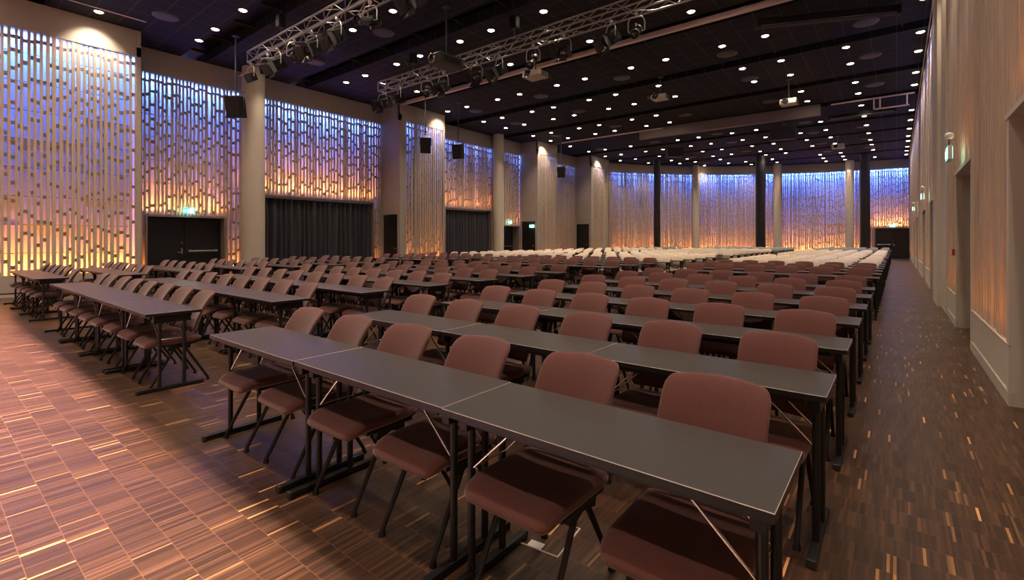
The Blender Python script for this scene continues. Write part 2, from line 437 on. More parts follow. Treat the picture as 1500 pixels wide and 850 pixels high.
for i, (a, b, h) in enumerate(niches):
    d = MB().bbox(1.55,1.62,a+.02,b-.02,.005,h-.01,.006)
    o = struct(f'door_{i+1}', d, M['beige'], f'plain beige door set back in the {ORD[i]} corridor doorway from the camera', 'door')
    MB().tube([(1.55,b-.3,1.05),(1.49,b-.3,1.05),(1.49,b-.45,1.05)],.011).build('door_handle', M['steel'], o)

# ------------------------------------------------------------------ doors and curtains of the left wall and the end wall
def double_door(n, Mx, w, h, label, bar_right=True):
    root = empty(f'door_{n}'); root.matrix_world = Mx
    tag(root, label, 'door', None, 'structure')
    for s in (-1, 1):
        x0, x1 = (-w/2, -.004) if s < 0 else (.004, w/2)
        lf = MB().bbox(x0, x1, -.05, 0, .01, h, .004).build('door_leaf', M['door'], root)
        if (s > 0) == bar_right:
            MB().tube([(x0+.12,.075,1.02),(x1-.12,.075,1.02)],.032,12).box(x0+.1,x0+.17,0,.06,.98,1.06).box(x1-.17,x1-.1,0,.06,.98,1.06).build('push_bar', M['steel'], lf)
        else:
            e = x1 if s < 0 else x0; q = -s
            MB().box(e-.07*q-.02, e-.07*q+.02, 0, .01, .93, 1.12).tube([(e-.07*q,.01,.98),(e-.07*q,.06,.98),(e-.07*q-.14*q,.06,.98)],.011).build('door_handle', M['steel'], lf)
            MB().lathe([(.022,0),(.022,.012)],16,Matrix.Translation((e-.07*q,0,1.3)) @ Matrix.Rotation(-PI/2,4,'X')).build('lock_cylinder', M['steel'], lf)
    return root
def frame_mat(p, t, n):
    m = Matrix((Vector((*t,0)), Vector((*n,0)), Vector((0,0,1)))).transposed().to_4x4(); m.translation = Vector(p); return m
# viewed from the room local +x runs to the right: on the left wall that is +Y
double_door(7, frame_mat((BAY-.3,5.65,0),(0,1),(1,0)), 2.14, 2.1, 'black double doors with steel push bar in the slatted wall near the stage')
p, q = arc[-2], arc[-1]; tt = Vector((q[0]-p[0], q[1]-p[1])).normalized(); nn = Vector((tt.y,-tt.x))
dc = Vector(q) - tt*1.0 - nn*.12
double_door(8, frame_mat((dc.x,dc.y,0),tuple(tt),tuple(nn)), 1.98, 2.22, 'black double doors with push bar at the end of the corridor', False)
def single_door(n, Mx, w, h, label, bar=False):
    root = MB().bbox(-w/2,w/2,-.05,0,.01,h,.004,None).build(f'door_{n}', M['door']); root.matrix_world = Mx
    tag(root, label, 'door', None, 'structure')
    if bar: MB().tube([(-w/2+.12,.06,1.0),(w/2-.12,.06,1.0)],.03,12).build('push_bar', M['steel'], root)
    else: MB().tube([(w/2-.1,0,1.02),(w/2-.1,.06,1.02),(w/2-.24,.06,1.02)],.011).build('door_handle', M['steel'], root)
single_door(9, frame_mat((BAY-.4,22.3,0),(0,1),(1,0)), 1.6, 2.16, 'black exit door deep in the niche beside the slim round column', True)
for i, (yy, lab) in enumerate(((13.26,'tall black door in the near side of the first pier'),(23.46,'black door with green exit sign in the side of the second pier'),(29.9,'black door in the side of the last pier'))):
    single_door(10+i, frame_mat((-17.43,yy,0),(1,0),(0,-1)), 1.02, 2.48, lab)
def curtain(y0, y1, h, label, seed):
    rnd = random.Random(seed); root = empty('stage_curtain', (BAY-.16,(y0+y1)/2,0)); tag(root, label, 'curtain')
    n = int((y1-y0)*60); rings = []
    ph = 0; phs = []
    for i in range(n+1):
        ph += .46+.16*math.sin(i*.13+seed)+rnd.uniform(-.05,.05); phs.append(ph)
    b = MB(); zs = [h-.02, h-.5, h-1.4, h-2.3, .02]
    for k, z in enumerate(zs):
        row = []
        for i in range(n+1):
            yy = -(y1-y0)/2+(y1-y0)*i/n
            amp = (.06, .085, .1, .105, .11)[k]
            row.append((amp*math.sin(phs[i]+.25*k*math.sin(i*.05)) + .02*math.sin(i*.21+k), yy, z))
        rings.append(row)
    b.loft(rings, False, False, True)
    back = [[(x-.012,yy,z) for x, yy, z in r] for r in rings]; b.loft(back, False, False, True)
    b.build('drape', M['curtain'], root)
    MB().box(-.05,.05,-(y1-y0)/2,(y1-y0)/2,h-.015,h+.02).build('curtain_track', M['steel'], root)
curtain(8.02,12.7,2.97,'long charcoal curtain hanging below the wide slatted panel',1)
curtain(17.12,20.56,2.97,'shorter charcoal curtain between the pier and the slim round column',5)

# ------------------------------------------------------------------ exit signs
def exit_sign(pos, n, label, lamp=False, scale=1.):
    root = empty('exit_sign', pos, math.atan2(n[1],n[0])+PI/2)     # local -y faces n
    tag(root, label, 'exit sign')
    w, h = .36*scale, .2*scale
    MB().bbox(-w/2,w/2,-.025,.025,-h/2,h/2,.006).build('housing', M['white'], root)
    for s in (-1,1):
        y = .0265*s
        MB().box(-w/2+.012,w/2-.012,min(y,y+.002*s),max(y,y+.002*s),-h/2+.012,h/2-.012).build('sign_face', M['green'], root)
        y = .030*s; a, b = min(y,y+.002*s), max(y,y+.002*s)
        pb = MB().box(.03*scale,.13*scale,a,b,-h*.36,h*.36)                     # doorway
        pb.box(-.14*scale,-.06*scale,a,b,-.012*scale,.012*scale)
        pb.add([(-.16*scale,a,0),(-.11*scale,a,.035*scale),(-.11*scale,a,-.035*scale),(-.16*scale,b,0),(-.11*scale,b,.035*scale),(-.11*scale,b,-.035*scale)],[(0,1,2),(3,5,4),(0,3,4,1),(1,4,5,2),(2,5,3,0)])
        # running figure: head, body, limbs
        for q in (((-.025,.035),(.0,.0)),((-.0,.0),(-.035,-.06)),((0,0),(.02,-.035)),((.02,-.035),(.0,-.07)),((-.02,.025),(-.055,.01)),((-.02,.03),(.01,.02))):
            pb.tube([(q[0][0]*scale,(a+b)/2,q[0][1]*scale),(q[1][0]*scale,(a+b)/2,q[1][1]*scale)],.008*scale,6)
        pb.build('pictogram', M['exitwhite'], root)
    MB().tube([(0,0,h/2),(0,0,h/2+.12)],.008).build('hanger', M['ring'], root)
    if lamp:
        MB().lathe([(.0,-.05),(.035,-.045),(.055,-.01),(.05,.03),(.03,.045),(0,.05)],20,Matrix.Translation((.02,0,h/2+.16)),False).build('emergency_lamp', M['white'], root)
    return root
exit_sign((BAY+.18,5.62,2.33),(1,0),'green exit sign above the black double doors near the stage')
exit_sign((BAY+.1,22.2,2.42),(1,0),'green exit sign over the niche beside the slim round column')
exit_sign((-17.1,23.33,2.2),(0,-1),'small green exit sign on the side of the second pier')
exit_sign((dc.x+nn.x*.2,dc.y+nn.y*.2,2.42),tuple(nn),'green exit sign above the double doors at the end of the corridor')
exit_sign((.6,9.5,2.66),(-1,0),'projecting green exit sign above the second corridor doorway',True)
exit_sign((.6,18.8,2.68),(-1,0),'projecting green exit sign half way down the corridor wall',True)
exit_sign((.6,28.5,2.8),(-1,0),'projecting green exit sign farthest down the corridor wall',True)
for (x,y,z,l,c,m_) in ((WR-.03,10.6,1.2,'small red fire alarm call point past the second corridor doorway','alarm',M['red']),):
    r = MB().bbox(x-.02,x+.02,y-.05,y+.05,z-.05,z+.05,.004).build('alarm_call_point', m_); tag(r,l,c)
    MB().box(x-.024,x-.019,y-.03,y+.03,z-.03,z+.03).build('break_glass', M['white'], r)

# ------------------------------------------------------------------ ceiling fittings
lightcols = [.53,-1.21,-2.97,-4.15,-5.9,-7.12,-8.92,-10.14,-11.94,-13.12,-14.91,-16.12]
lightrows = [(-1.6,'xxxxxxxxxxxx'),(.75,'xxxxxxxxxxxx'),(3.06,'xxxxxxxxxxxx'),(5.35,'xxxxxxxxxxxx'),(7.78,'x.xx.x.xx.xx'),(10.22,'xxxx.xxxxxxx'),(12.61,'x.xx.x.x..x.'),(15.45,'x.xxxxxxxxxx'),(17.91,'xxxx.xxxxxxx'),(19.67,'xxxx.xxxxxxx'),
 (22.13,'xxx...xxxxxx'),(23.87,'xxx...xxxxxx'),(26.08,'.xxx..x....x'),(28.43,'xxx.xxxx.xxx'),(30.77,'xxxxxxxxxxxx'),(33.14,'xxxxxxxxxxxx'),(35.47,'xxxxxxxxxxx.'),(37.25,'xxx.xx.xxx..'),(39.51,'xxxx.xxxx...'),(41.31,'x.xx.xx.....'),(43.1,'xxxx........')]
ring_me = MB().lathe([(.094,-.002),(.098,-.014),(.118,-.012),(.122,0),(.118,.004)],24,None,False).mesh('ceiling_downlight'); ring_me.materials.append(M['ring'])
lens_me = MB().lathe([(.0,-.016),(.08,-.018),(.095,-.003)],20,None,False).mesh('lamp_lens'); lens_me.materials.append(M['lens'])
spot = bpy.data.lights.new('downlight_lamp', 'SPOT'); spot.energy = 190; spot.spot_size = rad(100); spot.spot_blend = .8; spot.color = (1,.79,.6); spot.shadow_soft_size = .07
wash = spot.copy(); wash.name = 'wall_washer'; wash.energy = 240; wash.spot_size = rad(88)
vis0 = 2
for r, (yy, pat) in enumerate(lightrows):
    for c, ch in enumerate(pat):
        if ch != 'x': continue
        x = lightcols[c]
        at_pier = c == 11 and yy in (3.06,15.45,23.87,30.77)
        o = link('ceiling_downlight', ring_me, None, (x,yy,CEIL))
        if r >= vis0: lab = f'lit ceiling downlight, {ORD[c]} from corridor wall, {ORD[r-vis0]} row from stage'
        else: lab = f'lit ceiling downlight over the stage, {ORD[c]} from corridor wall, {ORD[1-r]} row back'
        tag(o, lab, 'ceiling light', 'downlights in the black ceiling')
        link('lamp_lens', lens_me, o)
        lo = bpy.data.objects.new('downlight_lamp', wash if at_pier else spot); COL.objects.link(lo); lo.parent = o; lo.location = (0,0,-.03); lo.rotation_euler = (0, rad(30) if at_pier else 0, 0)
disc_me = MB().lathe([(0,-.035),(.2,-.034),(.27,-.02),(.285,0)],32,None,False).mesh('ceiling_loudspeaker'); disc_me.materials.append(M['disc'])
rim_me = MB().lathe([(.27,-.021),(.29,-.018),(.3,0)],32,None,False).mesh('speaker_rim'); rim_me.materials.append(M['ring'])
dcol = [-.65,-4.2,-7.82,-11.42,-15.08]; drow = [4.23,8.44,16.2,19.2,22.9,28.1,31.1,34.9,38.3]
for i, yy in enumerate(drow):
    for j, x in enumerate(dcol):
        if i == 0 and j < 3 or (j == 4 and i > 6): continue
        x += -.7*(i > 4)*(j == 0) + .6*(i > 4)*(j == 1)
        o = link('ceiling_loudspeaker', disc_me, None, (x,yy,CEIL))
        tag(o, f'flat round ceiling loudspeaker, {ORD[j]} from the corridor wall in its {ORD[i]} row from the stage', 'loudspeaker', 'round loudspeakers in the ceiling')
        link('speaker_rim', rim_me, o)
# folding wall tracks
struct('trim_6', MB().box(WL,WR,13.28,13.42,CEIL-.07,CEIL+.05), M['rail'], 'bright metal folding wall track across the ceiling before the first pier', 'trim')
struct('trim_7', MB().box(WL,-6.2,24.66,24.72,CEIL-.1,CEIL).box(-10.9,-2.6,24.72,24.98,CEIL-.46,CEIL-.0), M['taupe'], 'taupe folding wall pelmet across the ceiling at the second pier', 'trim')
struct('trim_8', MB().box(-15.8,-9.6,24.6,24.66,CEIL-.09,CEIL-.03).box(-2.2,.55,24.6,24.66,CEIL-.15,CEIL-.1).box(-.75,-.7,24.6,24.66,CEIL-.6,CEIL-.15).box(-.55,-.5,24.6,24.66,CEIL-.6,CEIL-.15).box(.3,.35,24.6,24.66,CEIL-.6,CEIL-.15).box(-.75,.4,24.6,24.66,CEIL-.6,CEIL-.55), M['rail'], 'bright metal rail and frame at the end of the taupe pelmet', 'trim')

# motorised screen housings
def screen_case(a, b, label):
    a = Vector(a); b = Vector(b); root = empty('hanging_screen_case', a); tag(root, label, 'projection screen')
    L = (b-a).length; R = (b-a).to_track_quat('X','Z').to_matrix().to_4x4()
    MB().bbox(0,L,-.11,.11,-.11,.11,.03,R).build('case', M['black'], root)
    for s in (0, L): MB().bbox(s-.03,s+.03,-.12,.12,-.12,.12,.02,R).build('end_cap', M['rubber'], root)
    MB().box(.1,L-.1,-.112,-.106,-.09,-.075,R).build('edge_strip', M['steel'], root)
    for s in (.5, L-.5): MB().tube([R@Vector((s,0,.1)),(R@Vector((s,0,0)))+Vector((0,0,CEIL-a.z-.004))],.02).build('bracket', M['ring'], root)
screen_case((-2.9,13.95,7.08),(.05,15.25,7.08),'long black rolled screen case slung under the ceiling near the corridor')
screen_case((-2.5,26.9,7.08),(.0,26.7,7.08),'black rolled screen case beyond the taupe pelmet')

# projectors
def projector(x, y, z, label, w=.46, l=.8, h=.27, white=False):
    root = empty('projector', (x,y,z)); tag(root, label, 'projector')
    MB().bbox(-w/2,w/2,-l/2,l/2,-h/2,h/2,.03).build('body', M['beige'] if white else M['ring'], root)
    Rm = Matrix.Translation((-w*.16,-l/2,.0)) @ Matrix.Rotation(PI/2,4,'X')
    MB().lathe([(.115,0),(.118,.05),(.105,.055),(.1,.03)],28,Rm,False).build('lens_ring', M['chrome'], root)
    MB().lathe([(0,.045),(.06,.042),(.1,.03)],24,Rm,False).build('lens', M['glass'], root)
    v = MB()
    for k in range(7): v.box(w/2-.001,w/2+.004,-l/2+.12+k*.08,-l/2+.17+k*.08,-.08,.06)
    v.build('vent', M['black'], root)
    MB().tube([(0,0,h/2),(0,0,CEIL-z)],.022,10).box(-.09,.09,-.09,.09,h/2,h/2+.02).box(-.09,.09,-.09,.09,CEIL-z-.02,CEIL-z).build('ceiling_pole', M['ring'], root)
projector(-8.92,8.5,5.9,'large dark projector on a pole between the two lighting trusses')
projector(-8.15,11.3,6.15,'smaller projector on a pole behind the bright folding wall track',.6,.5,.16,True)
projector(-6.7,17.0,6.55,'slim projector hung under the ceiling in the middle of the hall',.55,.45,.16,True)
projector(-3.1,20.2,6.45,'projector hung before the taupe pelmet near the corridor',.55,.45,.2,True)
projector(-2.6,33.0,6.7,'small projector hung far down the hall',.6,.5,.25,True)

# hanging loudspeakers
def hung_speaker(x, y, z, yaw, label, w=.42, h=.62, d=.36, tilt=12):
    root = empty('hanging_loudspeaker', (x,y,z), yaw); tag(root, label, 'loudspeaker')
    R = Matrix.Rotation(rad(tilt),4,'X')
    MB().bbox(-w/2,w/2,-d/2,d/2,-h/2,h/2,.02,R).build('cabinet', M['black'], root)
    MB().bbox(-w/2+.02,w/2-.02,-d/2-.012,-d/2,-h/2+.02,h/2-.02,.004,R).build('grille', M['rubber'], root)
    MB().tube([(-w/2-.02,0,0),(-w/2-.02,0,h/2+.12),(w/2+.02,0,h/2+.12),(w/2+.02,0,0)],.014,8).build('yoke', M['ring'], root)
    MB().tube([(0,0,h/2+.11),(0,0,CEIL-z)],.022,8).box(-.08,.08,-.08,.08,CEIL-z-.02,CEIL-z).build('ceiling_pole', M['ring'], root)
hung_speaker(-14.95,5.9,5.24,rad(38),'black loudspeaker hung in front of the stout round column')
hung_speaker(-14.85,13.0,5.2,rad(50),'black loudspeaker hung before the first pier')
hung_speaker(-14.8,14.8,5.2,rad(20),'tilted black loudspeaker hung just past the first pier')
hung_speaker(-14.75,22.9,5.2,rad(30),'black loudspeaker hung before the second pier')
hung_speaker(-4.1,25.2,6.3,rad(10),'black box loudspeaker hung under the ceiling behind the taupe pelmet',1.0,.6,.5,0)
hung_speaker(-10.0,27.5,6.4,rad(40),'black box loudspeaker hung far back above the middle block',.9,.5,.5,0)

# lighting trusses and their lanterns
def truss(y, x0, x1, z, label):
    root = empty('lighting_truss', (x0,y,z)); tag(root, label, 'lighting truss')
    L = x1-x0; a = .145
    for sy in (-1,1):
        for sz in (-1,1): MB().tube([(0,sy*a,sz*a),(L,sy*a,sz*a)],.024,8).build('chord', M['alu'], root)
    b = MB(); n = int(L/.42); st = L/n
    for i in range(n):
        u, v = i*st, (i+1)*st; fl = i % 2
        for s in (-1,1):
            b.tube([(u,s*a,-a if fl else a),(v,s*a,a if fl else -a)],.011,6,None,False)
            b.tube([(u,-a if fl else a,s*a),(v,a if fl else -a,s*a)],.011,6,None,False)
    for u in (0,L):
        for p, q in (((-a,-a),(a,-a)),((a,-a),(a,a)),((a,a),(-a,a)),((-a,a),(-a,-a))): b.tube([(u,p[0],p[1]),(u,q[0],q[1])],.016,6)
    b.build('lattice', M['alu'], root)
    hx = [1.6+k*4.0 for k in range(int((L-1)/4)+1)]
    for u in hx:
        hb = MB().bbox(u-.1,u+.1,-.09,.09,.42,.74,.02).build('chain_hoist', M['black'], root)
        MB().tube([(u,0,.74),(u,0,CEIL-z-.004)],.012,6).tube([(u,0,.42),(u,0,.15)],.01,6).build('chain', M['ring'], hb)
    pts = []
    for k in range(60):
        t = k/59; pts.append((.9+.5*math.sin(t*14)*(.2+.3*t)*.5+.5*t, .1*math.cos(t*14), .2+.55*t))
    MB().tube(pts,.009,6).build('cable', M['rubber'], root)
def lantern(x, y, z, kind, pan, tilt, label):
    """stage lantern hung from a truss; kind p = long profile spot, f = fresnel with barn doors, w = wide flood"""
    root = empty('hanging_stage_light', (x,y,z), pan); tag(root, label, 'stage light')
    R = Matrix.Translation((0,0,-.36)) @ Matrix.Rotation(rad(tilt),4,'X')
    ax = R @ Matrix.Rotation(PI/2,4,'X')                    # local z of the lathe -> -y
    if kind == 'p':
        MB().lathe([(0,-.3),(.09,-.29),(.11,-.2),(.11,.02),(.075,.06)],18,ax).build('lamp_house', M['black'], root)
        MB().lathe([(.075,.06),(.075,.3),(.095,.31),(.095,.42),(.085,.42)],18,ax,False).build('lens_barrel', M['ring'], root)
        MB().box(-.16,.16,-.03,-.015,-.012,.012,R).box(-.012,.012,-.03,-.015,-.16,.16,R).build('shutter', M['steel'], root)
        MB().lathe([(0,.405),(.05,.4),(.085,.385)],16,ax,False).build('lens', M['glass'], root)
    elif kind == 'f':
        MB().bbox(-.13,.13,-.12,.18,-.14,.14,.025,R).build('lamp_house', M['black'], root)
        MB().lathe([(.115,.12),(.12,.16),(.1,.16)],20,ax,False).build('lens_ring', M['ring'], root)
        MB().lathe([(0,.15),(.05,.148),(.11,.13)],20,ax,False).build('lens', M['glass'], root)
        for s, hz in (((0,1),1),((0,-1),1),((1,0),0),((-1,0),0)):
            if hz: q = [(-.11,-.16,.12*s[1]),(.11,-.16,.12*s[1]),(.15,-.33,.21*s[1]),(-.15,-.33,.21*s[1])]
            else: q = [(.12*s[0],-.16,-.11),(.12*s[0],-.16,.11),(.21*s[0],-.33,.15),(.21*s[0],-.33,-.15)]
            qq = [(u,v-.004,w) for u, v, w in q]
            MB().add([R@Vector(p_) for p_ in q+qq],[(0,1,2,3),(7,6,5,4),(0,4,5,1),(1,5,6,2),(2,6,7,3),(3,7,4,0)]).build('barn_door', M['ring'], root)
    else:
        MB().bbox(-.19,.19,-.07,.1,-.11,.11,.02,R).build('lamp_house', M['black'], root)
        MB().box(-.17,.17,-.074,-.069,-.09,.09,R).build('lens', M['glass'], root)
        MB().box(-.2,.2,-.2,-.07,.11,.118,R).build('hood', M['steel'], root)
    w = .17 if kind != 'w' else .22
    MB().tube([(-w,0,-.36),(-w,0,-.16),(-w*.7,0,-.06),(w*.7,0,-.06),(w,0,-.16),(w,0,-.36)],.013,8).build('yoke', M['steel'], root)
    MB().tube([(0,0,-.06),(0,0,.0)],.014,8).lathe([(.03,-.03),(.05,0),(.03,.03)],12,Matrix.Translation((0,0,.02)) @ Matrix.Rotation(PI/2,4,'Y')).build('clamp', M['steel'], root)
    return root
truss(5.95,-13.95,-1.0,6.42,'aluminium lighting truss nearest the stage')
truss(9.75,-13.3,-1.0,6.42,'aluminium lighting truss behind the large projector')
f1 = [(-13.75,'w',0,25),(-12.75,'w',.5,10),(-12.2,'f',0,35),(-11.35,'p',1.2,12),(-10.55,'f',.3,35),(-9.5,'f',0,35),(-8.3,'p',.3,20),(-6.9,'f',0,35),(-5.5,'f',0,35),(-4.1,'f',0,35)]
l1 = ['hung at the free end of it','with a square hood','with open barn doors','shaped as a long tube pointing sideways','hanging low at its middle','above the aisle','over the large projector','past the projector','second nearest the corridor','nearest the corridor']
beam_lights = {}
for i, (x, k, pn, tl) in enumerate(f1):
    beam_lights[x] = lantern(x, 5.8, 6.175, k, pn, tl, f'stage light, {ORD[i]} from free end of nearest truss, {l1[i]}' if i else 'hooded stage light at the free end of the truss nearest the stage')
f2 = [(-13.05,'f',.3,30),(-12.2,'f',-.4,25),(-10.9,'p',.8,30),(-10.2,'f',.2,35),(-8.9,'f',.5,25),(-8.1,'f',-.3,35),(-7.0,'p',.4,35),(-6.1,'f',.2,20),(-4.9,'f',-.5,35),(-4.3,'p',.3,30)]
for i, (x, k, pn, tl) in enumerate(f2):
    lantern(x, 9.6, 6.175, k, pn, tl, f'stage light on the truss behind the projector, {ORD[i]} from its far free end')
# shuttered stage spots light the bare floor in front of the tables
# three shuttered spots above the stage light the bare floor up to a straight line before the first row
bar = MB().tube([(-13,-4.86,6.405),(0,-4.86,6.405)],.03,10)
for x in (-12.5,-8.5,-4.5,-.5): bar.tube([(x,-4.86,6.405),(x,-4.86,CEIL-.004)],.012,6)
bar = bar.build('lighting_bar', M['ring']); tag(bar, 'black lighting bar hung over the stage behind the camera', 'lighting bar')
def stage_spot(x, col, e, lab):
    root = lantern(x, -4.86, 6.3, 'p', PI, 62, lab)
    T = Matrix.Rotation(PI,4,'Z')
    lamp = Vector((0,.38,-.63)); edge_dir = Vector((0,1.09+4.48,-(6.3-.63))).normalized()
    l = bpy.data.lights.new('stage_beam','SPOT'); l.energy = e; l.color = col; l.spot_blend = .25; l.shadow_soft_size = .004; l.spot_size = rad(96)
    o = bpy.data.objects.new('stage_beam', l); COL.objects.link(o); o.parent = root; o.location = T@lamp
    o.rotation_euler = (rad(-12), 0, 0)
    e0 = lamp+edge_dir*.4; up = Vector((0,-edge_dir.z,edge_dir.y)); th = edge_dir*.003
    q = [e0+Vector((-.62,0,0)), e0+Vector((.62,0,0)), e0+up*.42+Vector((.62,0,0)), e0+up*.42+Vector((-.62,0,0))]
    b = MB().add([T@p for p in q]+[T@(p+th) for p in q],[(0,1,2,3),(7,6,5,4),(0,4,5,1),(1,5,6,2),(2,6,7,3),(3,7,4,0)])
    for sx in (-1,1): b.tube([T@(e0+up*.2+Vector((sx*.6,0,0))), T@Vector((sx*.17,0,-.3))],.008,6)
    b.build('cutter_flag', M['black'], root)
for x, c, lab in ((-10.5,(1,.66,.7),'shuttered spot on the stage bar nearest the slatted wall'),(-7.2,(1,.62,.76),'shuttered spot at the middle of the stage bar'),(-3.9,(1,.74,.58),'shuttered spot on the stage bar nearest the corridor')): stage_spot(x, c, 8500, lab)

# ------------------------------------------------------------------ chairs
def sup(n, hy, hz, e=3.2):
    out = []
    for k in range(n):
        t = 2*PI*k/n; c, s = math.cos(t), math.sin(t)
        out.append((math.copysign(abs(c)**(2/e),c)*hy, math.copysign(abs(s)**(2/e),s)*hz))
    return out
def seat_mb():
    b = MB(); rings = []
    W, HY, HZ = .212, .235, .036
    for i in range(17):
        u = -1+2*i/16; x = math.copysign(1-(1-abs(u))**1.6, u)*W if abs(u) < 1 else u*W
        e = max(0, (abs(x)-W+.05)/.05); sy = HY-.05*(1-math.sqrt(max(0,1-e*e))); sz = HZ*(1-.62*(1-math.sqrt(max(0,1-e*e))))
        ring = []
        for yy, zz in sup(20, sy, sz):
            dip = -.03*max(0,(-yy-.12)/.11)**2 - .012*math.cos(x/W*1.4)*math.cos(yy/HY*1.3)*(zz > 0)
            ring.append((x, yy-.02, .438+zz+dip))
        rings.append(ring)
    return b.loft(rings, True, True, True)
def back_mb():
    b = MB(); rings = []; z0, z1 = .49, .88
    for v in (0,.01,.03,.06,.1,.2,.35,.5,.65,.78,.86,.9,.93,.955,.975,.99,.998,1):
        z = z0+(z1-z0)*v
        yc = .185+.11*v+.075*v*v*v
        e = max(0,(v-.88)/.12); e2 = max(0,(.1-v)/.1)
        w = .194-.03*(1-math.sqrt(max(0,1-e*e)))-.03*(1-math.sqrt(max(0,1-e2*e2)))
        t = .021*(1-.65*(1-math.sqrt(max(0,1-e*e))))*(1-.65*(1-math.sqrt(max(0,1-e2*e2))))
        ring = []
        for xx, yy in sup(28, w, t, 4):
            ring.append((xx, yc+yy-.045*(abs(xx)/.194)**2.2, z-.018*(abs(xx)/.194)**2*v))
        rings.append(ring)
    return b.loft(rings, True, True, True)
HUB = (.03,.385)
def leg_mb(s, fr):
    yb = -.2 if fr else .27
    return MB().tube([(s*.172, HUB[0]+(-.03 if fr else .03), HUB[1]), (s*.176, yb, .03), (s*.176, yb-(.003 if fr else -.003), .0)], .0125, 8, None, True, [.0135,.0115,.019])
def plate_mb(s):
    b = MB(); x = s*.172
    ring = [(-.075,.35),(-.05,.405),(.09,.405),(.12,.38),(.115,.345),(.06,.36),(.02,.365),(-.045,.335)]
    return b.loft([[(x-.014,y,z) for y,z in ring],[(x+.014,y,z) for y,z in ring]], True, True, False)
def support_mb(s):
    x = s*.165
    return MB().tube([(s*.172,.1,.385),(x,.2,.41),(x,.245,.48),(x,.265,.56),(x,.285,.64)],.014,8)
def pan_mb(): return MB().bbox(-.195,.195,-.14,.17,.385,.405,.006)
seat_b, back_b = seat_mb(), back_mb()
def mesh_of(mb, name, m):
    me = mb.mesh(name); me.materials.append(m); return me
def chair_full(m):
    r = empty('conference_chair')
    link('seat', mesh_of(seat_b,'seat',m), r); link('backrest', mesh_of(back_b,'backrest',m), r)
    link('seat_pan', mesh_of(pan_mb(),'seat_pan',M['black']), r)
    for s in (-1,1):
        link('leg', mesh_of(leg_mb(s,True),'leg',M['black']), r); link('leg', mesh_of(leg_mb(s,False),'leg',M['black']), r)
        link('side_bracket', mesh_of(plate_mb(s),'side_bracket',M['black']), r); link('back_support', mesh_of(support_mb(s),'back_support',M['black']), r)
    return r
def frame_all():
    b = MB()
    for s in (-1,1):
        for q in (leg_mb(s,True),leg_mb(s,False),plate_mb(s),support_mb(s)): b.add(q.v,q.f,True)
    q = pan_mb(); b.add(q.v,q.f); return b
def chair_mid(m):
    r = empty('conference_chair')
    link('seat', mesh_of(seat_b,'seat',m), r); link('backrest', mesh_of(back_b,'backrest',m), r)
    link('frame', mesh_of(frame_all(),'frame',M['black']), r)
    return r
def merged_mesh(m, name):
    b = MB(); b.add(seat_b.v,seat_b.f,True); b.add(back_b.v,back_b.f,True); n = len(b.f); q = frame_all(); b.add(q.v,q.f,True)
    me = b.mesh(name); me.materials.append(m); me.materials.append(M['black'])
    for i, p in enumerate(me.polygons): p.material_index = 0 if i < n else 1
    return me

# ------------------------------------------------------------------ tables
TL, TD, THT = 1.2, .45, .73
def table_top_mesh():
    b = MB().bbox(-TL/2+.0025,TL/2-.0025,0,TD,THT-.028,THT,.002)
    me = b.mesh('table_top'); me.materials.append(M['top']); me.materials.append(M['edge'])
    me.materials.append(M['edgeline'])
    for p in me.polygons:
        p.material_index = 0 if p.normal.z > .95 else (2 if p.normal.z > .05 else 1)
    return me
def rail_mb(y): return MB().box(-TL/2+.09,TL/2-.09,y-.015,y+.015,THT-.062,THT-.028)
def legframe_mb(s):
    x = s*(TL/2-.055); b = MB()
    b.bbox(x-.019,x+.019,-.055,TD+.03,.006,.036,.004)
    for y in (.12,.32): b.tube([(x,y,.03),(x,y,THT-.03)],.0165,10)
    b.bbox(x-.022,x+.022,.07,.37,THT-.1,THT-.03,.004)
    for y in (-.045,TD+.02): b.lathe([(.016,0),(.016,.008)],10,Matrix.Translation((x,y,0)))
    return b
def cap_mb(s):
    x = s*(TL/2-.055)
    return [MB().bbox(x-.0205,x+.0205,y,y+.017,.004,.038,.003) for y in (-.062,TD+.02)]
def brace_mb(s):
    x = s*(TL/2-.055); b = MB()
    for y in (.12,.32): b.tube([(x-s*.015,y,.47),(x-s*.25,y,THT-.035)],.0055,6)
    b.tube([(x-s*.012,.12,.47),(x-s*.012,.32,.47)],.005,6)
    return b
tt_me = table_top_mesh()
def table_full():
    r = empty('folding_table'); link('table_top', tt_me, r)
    for y in (.07,.38): link('rail', mesh_of(rail_mb(y),'rail',M['black']), r)
    for s in (-1,1):
        l = link('leg_frame', mesh_of(legframe_mb(s),'leg_frame',M['black']), r)
        for q in cap_mb(s): link('end_cap', mesh_of(q,'end_cap',M['rubber']), l)
        link('brace', mesh_of(brace_mb(s),'brace',M['chrome']), r)
    return r
def table_mid():
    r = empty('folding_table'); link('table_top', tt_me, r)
    for s in (-1,1):
        q = legframe_mb(s); u = brace_mb(s); n = len(q.f); q.add(u.v,u.f,True)
        me = q.mesh('leg_frame'); me.materials.append(M['black']); me.materials.append(M['chrome'])
        for i, p in enumerate(me.polygons): p.material_index = 0 if i < n else 1
        link('leg_frame', me, r)
    return r
def table_far_mesh():
    b = MB(); b.bbox(-TL/2+.0025,TL/2-.0025,0,TD,THT-.028,THT,.002); n = len(b.f)
    for s in (-1,1): q = legframe_mb(s); b.add(q.v,q.f)
    me = b.mesh('folding_table'); me.materials.append(M['top']); me.materials.append(M['edge']); me.materials.append(M['black'])
    for i, p in enumerate(me.polygons): p.material_index = (0 if p.normal.z > .3 else 1) if i < n else 2
    return me
tf_me = table_far_mesh()
blocks = [('corridor', -.232, 3), ('middle', -5.3, 4), ('slatted wall', -11.5, 3)]
